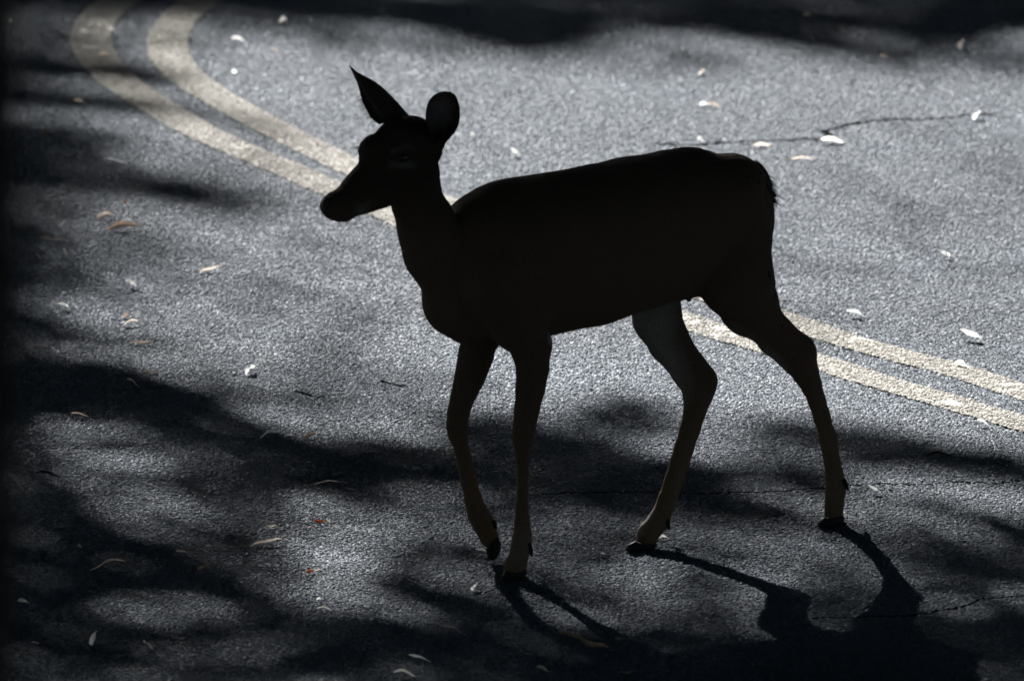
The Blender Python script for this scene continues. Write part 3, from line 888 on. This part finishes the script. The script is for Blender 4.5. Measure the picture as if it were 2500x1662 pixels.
# fur: short hairs lying back along the body, longer on rump, belly and ears' rims
nh = 90000
pick = rng.integers(0, nb, nh)
P = co[pick].astype(float); Nn = nn[pick].astype(float)
lay = np.tile(np.array([1.0, 0, -0.45]), (nh, 1)) @ np.linalg.inv(Ml).T
legm = loc[pick, 2] < 0.5
lay[legm] = np.array([0.15, 0, -1.0]) @ np.linalg.inv(Ml).T
lay -= (lay * Nn).sum(1)[:, None] * Nn
lay /= np.linalg.norm(lay, axis=1)[:, None] + 1e-6
stand = rng.uniform(0.12, 0.55, nh)[:, None]
dirv = lay * (1 - stand) + Nn * stand + rng.normal(0, 0.08, (nh, 3))
dirv /= np.linalg.norm(dirv, axis=1)[:, None]
ln = np.where(loc[pick, 2] < 0.42, 0.006, 0.016)
rumpx = to_local(deer_pt(1850, 430, 0))
rr = np.hypot(loc[pick, 0] - rumpx.x, loc[pick, 2] - rumpx.z)
ln = ln + 0.022 * np.clip(1 - rr / 0.12, 0, 1)
ln = np.where(loc[pick, 0] < to_local(deer_pt(900, 450, 0)).x, 0.005, ln)
ln = ln * rng.uniform(.6, 1.3, nh)
side = np.cross(dirv, Nn); side /= np.linalg.norm(side, axis=1)[:, None] + 1e-6
wd = 0.0008
HV = np.empty((nh, 3, 3)); HV[:, 0] = P - side * wd - Nn * .001; HV[:, 1] = P + side * wd - Nn * .001; HV[:, 2] = P + dirv * ln[:, None]
fur = np_mesh('fur', HV.reshape(-1, 3), np.arange(3 * nh).reshape(nh, 3), M_FUR, deer)
tag(fur, kind='stuff')
ca = fur.data.color_attributes.new('coat', 'FLOAT_COLOR', 'POINT')
hc = np.repeat(coat[pick] * rng.uniform(.7, 1.3, (nh, 1)), 3, 0)
ca.data.foreach_set('color', np.column_stack([hc, np.ones(len(hc))]).astype(np.float32).ravel())

def hair_tuft(name, roots, dirs, length, n, mat=M_FUR, spread=0.25, w=0.0006, col=(0.05, 0.036, 0.027)):
    V = []; F = []
    for _ in range(n):
        i = random.randrange(len(roots)); p = roots[i] + Vector([random.gauss(0, .003) for _ in range(3)])
        d = (dirs[i] + Vector([random.gauss(0, spread) for _ in range(3)])).normalized()
        s = d.cross(Vector((0.3, 1, 0.2))).normalized() * w
        L_ = length * random.uniform(.5, 1.2)
        k = len(V)
        V += [p - s, p + s, p + d * L_ * .6 + Vector((0, 0, -.0015)) + s * .6, p + d * L_ + Vector((0, 0, -.004))]
        F += [(k, k + 1, k + 2), (k, k + 2, k + 3)]
    o = mesh_obj(name, V, F, mat, deer, smooth=False)
    if mat is M_FUR:
        c = o.data.color_attributes.new('coat', 'FLOAT_COLOR', 'POINT')
        c.data.foreach_set('color', [x for _ in V for x in (*col, 1.0)])
    return o

# tail: a flattened tuft pressed down on the rump
tp = [deer_pt(x, y, 0) - MIDV for x, y in ((1838, 405), (1856, 425), (1868, 455), (1876, 490), (1878, 525))]
tps = spline(tp, 3)
V, F = tube(tps, [0.016, 0.017, 0.018, 0.018, 0.018, 0.017, 0.016, 0.015, 0.013, 0.011, 0.009, 0.006, 0.003][:len(tps)], 8)
tail = mesh_obj('tail', V, F, M_FUR, deer)
c = tail.data.color_attributes.new('coat', 'FLOAT_COLOR', 'POINT'); c.data.foreach_set('color', [x for _ in V for x in (.06, .045, .033, 1)])
tt = hair_tuft('tail_hair', tps[1:9], [(TAIL_DIR * 0.75 + Vector((0, 0, -0.75)))] * 8, 0.042, 420, spread=0.22, w=0.0009)
tt.parent = tail
# lashes, whiskers and the hairs on the rims of the ears
hair_tuft('eyelashes', [deer_pt(876, 360, -0.050) - MIDV], [Vector((-0.9, -0.2, 0.15))], 0.012, 22, spread=0.3, w=0.0005)
hair_tuft('whiskers', [deer_pt(x, y, 0.01) - MIDV for x, y in ((808, 530), (830, 538), (850, 536), (870, 528))], [Vector((-0.4, -0.2, -0.9))] * 4, 0.012, 40, spread=0.35, w=0.0003)
hair_tuft('ear_fringe', [deer_pt(x, y, -0.09) - MIDV for x, y in ((881, 234), (884, 245), (888, 256), (893, 266), (898, 276), (905, 287), (915, 297))], [Vector((-0.8, -0.2, 0.1))] * 7, 0.010, 130, spread=0.35, w=0.0004)

# eyes
def surface_t(px, py, l0):
    """offset to the left at which the line of sight meets the head"""
    ls = np.linspace(0.13, -0.05, 120)
    Q = np.array([to_local(deer_pt(px, py, l)) for l in ls])
    d = sdf(Q)
    i = int(np.argmax(d < 0))
    return ls[i]
def eye(px, py, l):
    p = deer_pt(px, py, l) - MIDV
    V, F = [], []
    for i in range(9):
        a = math.pi * i / 8
        for k in range(14):
            b = 2 * math.pi * k / 14
            V.append(p + (-HEAD * math.cos(b) * math.sin(a) * 0.0175) + LEFT * (0.011 * math.cos(a)) + Vector((0, 0, 0.0125 * math.sin(b) * math.sin(a))))
    for i in range(8):
        for k in range(14):
            F.append((i * 14 + k, i * 14 + (k + 1) % 14, (i + 1) * 14 + (k + 1) % 14, (i + 1) * 14 + k))
    return mesh_obj('eye', V, F, M_EYE, deer)
lt = surface_t(982, 386, 0)
eye(982, 386, lt - 0.006)
eye(900, 362, -0.058)

# nose pad
np_rows = []
V, F = [], []
lp = -0.0
pr = [(791, 484), (785, 496), (786, 508), (792, 516), (803, 512), (806, 496), (800, 486)]
for l in (-0.020, -0.014, 0.0, 0.014, 0.020):
    s = 0.72 if abs(l) > 0.015 else (0.93 if abs(l) > 0.01 else 1.0)
    for x, y in pr:
        V.append(deer_pt(797 + (x - 797) * s, 500 + (y - 500) * s, l) - MIDV)
for i in range(4):
    for k in range(7):
        F.append((i * 7 + k, i * 7 + (k + 1) % 7, (i + 1) * 7 + (k + 1) % 7, (i + 1) * 7 + k))
F += [tuple(range(6, -1, -1)), tuple(range(28, 35))]
mesh_obj('nose', V, F, M_NOSE, deer)

# cloven hooves: two claws each, from a side profile
def hoof(prof, l, dew=None):
    parts = []
    cx = sum(p[0] for p in prof) / len(prof); cy = sum(p[1] for p in prof) / len(prof)
    n = len(prof)
    for sgn in (-1, 1):
        V, F = [], []
        c = l + sgn * 0.0125
        for j, (dl, s) in enumerate([(-0.0115, 0.80), (-0.008, 0.96), (0.0, 1.0), (0.008, 0.96), (0.0115, 0.80)]):
            for x, y in prof:
                # the toe narrows towards the tip of the claw
                q = deer_pt(cx + (x - cx) * s + sgn * 1.5, cy + (y - cy) * s, c + dl) - MIDV
                if q.z < 0.0035: q.z = 0.0035
                V.append(q)
        for i in range(4):
            for k in range(n):
                F.append((i * n + k, i * n + (k + 1) % n, (i + 1) * n + (k + 1) % n, (i + 1) * n + k))
        F += [tuple(range(n - 1, -1, -1)), tuple(range(4 * n, 5 * n))]
        parts.append((V, F))
    V, F = merge(parts)
    mesh_obj('hoof', V, F, M_HORN, deer)
    if dew:
        for sgn in (-1, 1):
            p = deer_pt(dew[0], dew[1], l + sgn * 0.016) - MIDV
            q = deer_pt(dew[2], dew[3], l + sgn * 0.018) - MIDV
            V, F = tube([p, (p + q) / 2, q], [0.0065, 0.0065, 0.002], 7)
            mesh_obj('dewclaw', V, F, M_HORN, deer)
hoof([(1233, 1394), (1258, 1398), (1286, 1391), (1285, 1400), (1275, 1412), (1250, 1420), (1222, 1415)], LAT['nfore'], (1290, 1325, 1299, 1358))
hoof([(1187, 1341), (1199, 1324), (1214, 1310), (1223, 1326), (1220, 1347), (1210, 1364), (1201, 1369), (1192, 1361)], LAT['ffore'], (1202, 1270, 1212, 1290))
hoof([(2009, 1262), (2035, 1266), (2060, 1258), (2060, 1270), (2044, 1282), (2021, 1287), (1996, 1282)], LAT['nhind'], (2058, 1170, 2071, 1196))
hoof([(1549, 1320), (1575, 1331), (1604, 1327), (1596, 1338), (1557, 1346), (1529, 1344), (1531, 1331)], LAT['fhind'], (1626, 1268, 1634, 1292))

# ------------------------------------------------------------------ fallen leaves and twigs
def leaf_shape(L, W, bend, curl, wavy, seed, lobed=False):
    r = random.Random(seed)
    V, F = [], []
    nu, nv = 12, 4
    ph = r.uniform(0, 6)
    for i in range(nu + 1):
        t = i / nu
        w = W * 0.5 * (math.sin(math.pi * min(1, max(0, t)) ** 0.85) ** 0.7 if 0 < t < 1 else 0.04)
        if lobed: w *= 0.65 + 0.45 * abs(math.sin(t * 9.5 + ph))
        x = (t - 0.5) * L
        z0 = bend * L * (4 * t * (1 - t)) + wavy * L * math.sin(t * 7 + ph) * 0.05
        y0 = wavy * L * math.sin(t * 5 + ph * 2) * 0.06
        for j in range(nv + 1):
            s = j / nv * 2 - 1
            V.append(Vector((x, y0 + s * w * math.cos(curl * s * .5), z0 + abs(s) ** 1.6 * w * curl * 0.6 + 0.0006 * r.uniform(-1, 1))))
        if i:
            for j in range(nv):
                a = (i - 1) * (nv + 1) + j
                F.append((a, a + 1, a + nv + 2, a + nv + 1))
    # stalk
    sv, sf = tube([Vector((L * .5, 0, 0)), Vector((L * .56, 0.001, 0.001)), Vector((L * .64, 0.003, 0.0))], [0.0006, 0.0006, 0.0004], 5)
    k = len(V); V += sv; F += [tuple(q + k for q in f) for f in sf]
    return V, F

def fallen(px, py, length, angle, width, kind, label, lobed=False, flip=False, flat=0.5):
    g = on_ground(px, py)
    S_ = px_size(g)
    r = random.Random(int(px * 7 + py))
    a = R(angle)
    length = length * 1.1
    dx = length * math.cos(a) / S_; dyi = length * math.sin(a) / S_
    up = dyi * (1 - flat); dp = dyi * flat / 0.22
    ax = Vector((dx, dp, up))
    L_ = ax.length
    ax.normalize()
    roll = R(r.uniform(30, 52)) * (1 if r.random() < {'pale': 0.0, 'tan': 0.35, 'red': 0.3}.get(kind, 0.6) else -1)
    side = Vector((-ax.y, ax.x, 0)).normalized()
    if side.y < 0: side = -side
    nrm = ax.cross(side); 
    if nrm.z < 0: nrm = -nrm
    side2 = side * math.cos(roll) + nrm * math.sin(roll)
    nrm2 = ax.cross(side2)
    if nrm2.z < 0: nrm2 = -nrm2
    W_ = width * 1.15 / S_ / 0.68
    nm = 'twig' if kind == 'twig' else 'fallen_leaf'
    if kind == 'twig':
        P = [Vector(((t - .5) * L_, 0.12 * L_ * math.sin(t * 4 + px) * .3, 0.02 * L_ * math.sin(t * 7))) for t in (0, .25, .5, .75, 1)]
        rad = max(0.0012, width / S_ / 2)
        V, F = tube(P, [rad, rad * .9, rad * .8, rad * .7, rad * .4], 6)
        mat = M_TWIG
    else:
        V, F = leaf_shape(L_, W_, r.uniform(0.0, 0.06), r.uniform(0.5, 1.2), r.uniform(0.2, 0.9), int(px), lobed)
        mat = LEAF_MATS[kind]
    Mx = Matrix((ax, side2, nrm2)).transposed()
    V = [Mx @ v for v in V]
    zmin = min(v.z for v in V)
    o = mesh_obj(nm, V, F, mat)
    o.location = (g.x, g.y, -zmin + 0.0060)
    tag(o, label, 'twig' if kind == 'twig' else 'leaf', 'twigs on the asphalt' if kind == 'twig' else 'dry leaves fallen on the asphalt')
    return o

LEAVES = [
    (205, 87, 16, -20, 7, 'pale', 'small pale leaf on the lower cream line where it turns'),
    (277, 90, 21, -35, 8, 'pale', 'pale leaf at the inner edge of the lower cream line near the top left'),
    (252, 143, 24, 12, 9, 'tan', 'tan and brown leaf on the lower cream line just above the first shadow'),
    (691, 60, 16, 20, 14, 'pale', 'out of focus pale round leaf in the far shade right of the cream lines'),
    (581, 107, 31, -15, 7, 'pale', 'thin pale leaf right of the upper cream line near the far shade'),
    (667, 132, 18, -30, 4, 'tan', 'thin faint leaf below and right of the thin pale one near the far shade'),
    (585, 236, 11, -60, 8, 'pale', 'tiny white leaf on bright asphalt right of the upper cream line'),
    (572, 185, 10, 0, 9, 'pale', 'tiny bright blurred leaf fragment above the tiny white one right of the upper line'),
    (193, 258, 28, -18, 7, 'tan', 'pale tan leaf left of the lower cream line between two shadow tongues'),
    (22, 60, 12, 10, 8, 'tan', 'dim leaf in the top left corner of the road'),
    (200, 292, 24, -55, 5, 'twig', 'short dark twig in the shade left of the lower cream line'),
    (281, 405, 48, -14, 4, 'pale', 'thin curved leaf lying on the edge of the shadow left of the double line'),
    (107, 330, 24, 10, 5, 'brown', "dim thin leaf in the left shade level with the lower line's bend"),
    (165, 470, 16, -45, 5, 'twig', 'small dark twig near the left edge under the long shadow tongue'),
    (256, 538, 40, 14, 10, 'tan', 'pale and brown leaf just above the longest curled brown one on the left'),
    (305, 505, 12, -60, 8, 'red', 'small dull red leaf fragment above the longest curled leaf on the left'),
    (302, 565, 78, 9, 11, 'brown', 'longest curled brown leaf on the left part of the sunlit road'),
    (127, 592, 50, -3, 5, 'brown', 'dim thin brown leaf near the left edge below the shadow tongue'),
    (92, 636, 13, -50, 9, 'tan', 'small tan leaf fragment nearest the left edge above the two white leaves'),
    (158, 629, 17, -70, 5, 'tan', 'tiny upright tan leaf right of the small tan fragment near the left edge'),
    (512, 668, 46, 16, 6, 'tan', "thin straight tan leaf alone on the grey asphalt left of the deer's neck"),
    (319, 707, 34, -30, 12, 'pale', 'bright white oval leaf on the left part of the road'),
    (155, 760, 30, -28, 9, 'pale', 'white leaf with tan tip left of and below the bright white oval one'),
    (307, 780, 17, 15, 9, 'brown', 'small brown leaf directly above the arched tan one on the left'),
    (318, 799, 38, 20, 8, 'tan', 'arched tan leaf with a white edge just under a small brown one'),
    (343, 845, 48, 4, 5, 'brown', 'thin dark brown leaf lying just above the large left shadow'),
    (132, 870, 22, -50, 9, 'pale', 'pale leaf tilted on edge in the faint shadow near the left edge'),
    (108, 851, 10, -20, 5, 'tan', 'tiny dim leaf fragment above the tilted pale leaf near the left edge'),
    (639, 891, 15, -45, 9, 'pale', 'small white leaf above and right of the broad white and brown leaf'),
    (612, 915, 32, 42, 14, 'pale', "broad white and brown leaf in front of the deer at the shadow's edge"),
    (323, 947, 30, -35, 7, 'tan', 'dim pale leaf inside the large shadow on the left'),
    (356, 918, 40, -2, 3, 'brown', 'very thin dim leaf above the dim pale one inside the large left shadow'),
    (68, 943, 18, -20, 4, 'brown', 'faint tiny leaf at the far left inside the large shadow'),
    (194, 1023, 40, -12, 6, 'tan', 'slim pale leaf at the lower edge of the large left shadow'),
    (664, 1070, 56, 17, 9, 'pale', 'long white centred leaf in front of the lifted foreleg at the edge of shade'),
    (755, 1073, 37, 20, 6, 'brown', 'thin brown leaf right of the long white centred leaf'),
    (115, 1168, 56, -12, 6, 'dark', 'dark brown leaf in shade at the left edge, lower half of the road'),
    (800, 1187, 62, 4, 4, 'tan', 'long thin pale leaf in the shade in front of the lifted foreleg'),
    (780, 1281, 22, 0, 7, 'red', 'orange red leaf on the lit patch in front of the lifted foreleg'),
    (803, 1281, 18, -10, 4, 'tan', "short tan leaf touching the orange red leaf's right end"),
    (666, 1293, 20, 5, 4, 'tan', 'small thin leaf above the wavy tan leaf in the foreground'),
    (528, 1284, 16, -10, 4, 'twig', 'small dark twig on the dim lit patch in the left foreground'),
    (652, 1336, 70, 12, 8, 'tan', 'long wavy tan leaf left of the brightest foreground patch'),
    (443, 1353, 28, -8, 4, 'tan', 'dim slim leaf in shade left of the long wavy tan leaf'),
    (195, 1341, 11, -40, 6, 'tan', 'tiny pale leaf fragment in the left foreground above the long thin one'),
    (264, 1394, 84, 14, 8, 'tan', 'longest thin curved leaf in the left foreground with a pale right end'),
    (491, 1395, 19, 20, 6, 'brown', 'dim short leaf in the dark patch of the left foreground'),
    (757, 1403, 16, 10, 7, 'red', 'dull red leaf on the lower bright patch in the foreground'),
    (774, 1400, 18, 18, 3, 'tan', "thin tan leaf touching the dull red leaf's right end"),
    (778, 1470, 10, 0, 6, 'pale', 'tiny white oval leaf above the slim pale one in the foreground'),
    (793, 1495, 36, -6, 5, 'pale', 'slim pale leaf just below the lower bright patch'),
    (55, 1478, 24, -5, 12, 'pale', 'grey oval leaf in the dark bottom left corner'),
    (232, 1572, 32, 78, 17, 'pale', 'upright curled white leaf like a petal in the bottom left foreground'),
    (248, 1552, 30, 40, 3, 'twig', 'thin stalk rising right from the upright petal like leaf'),
    (361, 1587, 24, -38, 13, 'pale', 'crumpled pale lobed leaf right of the upright petal like leaf'),
    (85, 1578, 16, -8, 5, 'tan', 'small dim leaf at the bottom left with a twig beside it'),
    (120, 1586, 46, -16, 4, 'twig', 'thin dark twig in the bottom left corner'),
    (1178, 1361, 36, -28, 9, 'pale', 'ragged white leaf beside the tip of the lifted hoof'),
    (1161, 1446, 24, 75, 11, 'pale', "upright white leaf below the ragged one, left of the planted front hoof's shadow"),
    (1097, 1549, 62, -22, 9, 'tan', "curled tan leaf with a dark underside in the foreground, left of the deer's shadow"),
    (1021, 1618, 46, -18, 8, 'pale', "pale leaf near the bottom edge left of the deer's shadow"),
    (1400, 1570, 62, -16, 12, 'brown', "big brown leaf, the left one of an overlapping pair inside the deer's shadow"),
    (1452, 1586, 66, -20, 11, 'brown', "big brown leaf, the right one of an overlapping pair inside the deer's shadow"),
    (1325, 1642, 30, -26, 6, 'tan', 'small dim leaf at the bottom edge under the overlapping pair'),
    (990, 1656, 54, -10, 8, 'pale', 'pale leaf cut by the bottom edge of the picture'),
    (1535, 1648, 52, 8, 4, 'brown', "dim thin leaf at the bottom edge inside the deer's shadow"),
    (1472, 1360, 10, 0, 5, 'pale', 'tiny white fragment on the lit road between front and hind hooves'),
    (1618, 1320, 20, 5, 7, 'pale', 'small white leaf just behind the far hind hoof'),
    (2134, 1210, 36, -35, 11, 'pale', 'bright white leaf right of the near hind hoof'),
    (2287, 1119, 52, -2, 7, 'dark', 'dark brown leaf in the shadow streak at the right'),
    (2306, 635, 24, -42, 10, 'pale', 'small white leaf on the sunlit road upper right of the double line'),
    (2088, 778, 42, -20, 10, 'pale', 'white leaf with a tan tail above the upper cream line, right of the deer'),
    (2370, 835, 52, -26, 14, 'pale', 'largest white leaf on the right, above the upper cream line'),
    (2345, 898, 28, -15, 9, 'pale', 'white leaf lying on the upper edge of the cream line at the right'),
    (2399, 1045, 30, -28, 9, 'pale', 'white leaf below the lower cream line near the right edge'),
    (2335, 661, 16, 38, 4, 'twig', 'tiny dark twig below the small white leaf at the right'),
    (1918, 744, 12, 5, 6, 'twig', "tiny dark twig beside the deer's near hind leg"),
    (1714, 185, 15, 45, 8, 'tan', "small pinkish leaf near the far shade above the deer's back"),
    (1716, 262, 16, 5, 7, 'pale', "small white leaf at the left end of the arched one above the deer's back"),
    (1741, 264, 34, -22, 6, 'tan', "arched white and pinkish leaf above the deer's back"),
    (1710, 352, 14, -25, 9, 'pale', "small white leaf touching the outline of the deer's rump"),
    (1860, 362, 38, 4, 6, 'tan', "tan leaf with a white middle right of the deer's rump"),
    (2032, 354, 52, -6, 9, 'pale', 'thick white leaf lying just under the kink of the long crack'),
    (1958, 395, 50, -1, 4, 'tan', 'thin pinkish leaf below the thick white one near the crack'),
    (2385, 294, 22, 50, 15, 'pale', 'white triangular leaf at the right end of the upper crack'),
    (2350, 121, 18, 70, 14, 'tan', 'out of focus brownish leaf in the far shade at the top right'),
    (1970, 46, 16, 0, 12, 'tan', 'dim blurred leaf in the deepest far shade above the rump'),
    (2158, 147, 24, -20, 8, 'brown', 'dim leaf at the edge of the far shade right of centre'),
    (1255, 386, 27, -42, 12, 'pale', "bright white oval leaf just above the deer's withers"),
    (1152, 339, 11, -30, 7, 'pale', 'tiny white fragment between the near ear and the bright oval leaf'),
]
for px, py, ln_, an, wd_, kind_, lab in LEAVES:
    fallen(px, py, ln_, an, wd_, kind_, lab, lobed=('lobed' in lab or 'ragged' in lab))
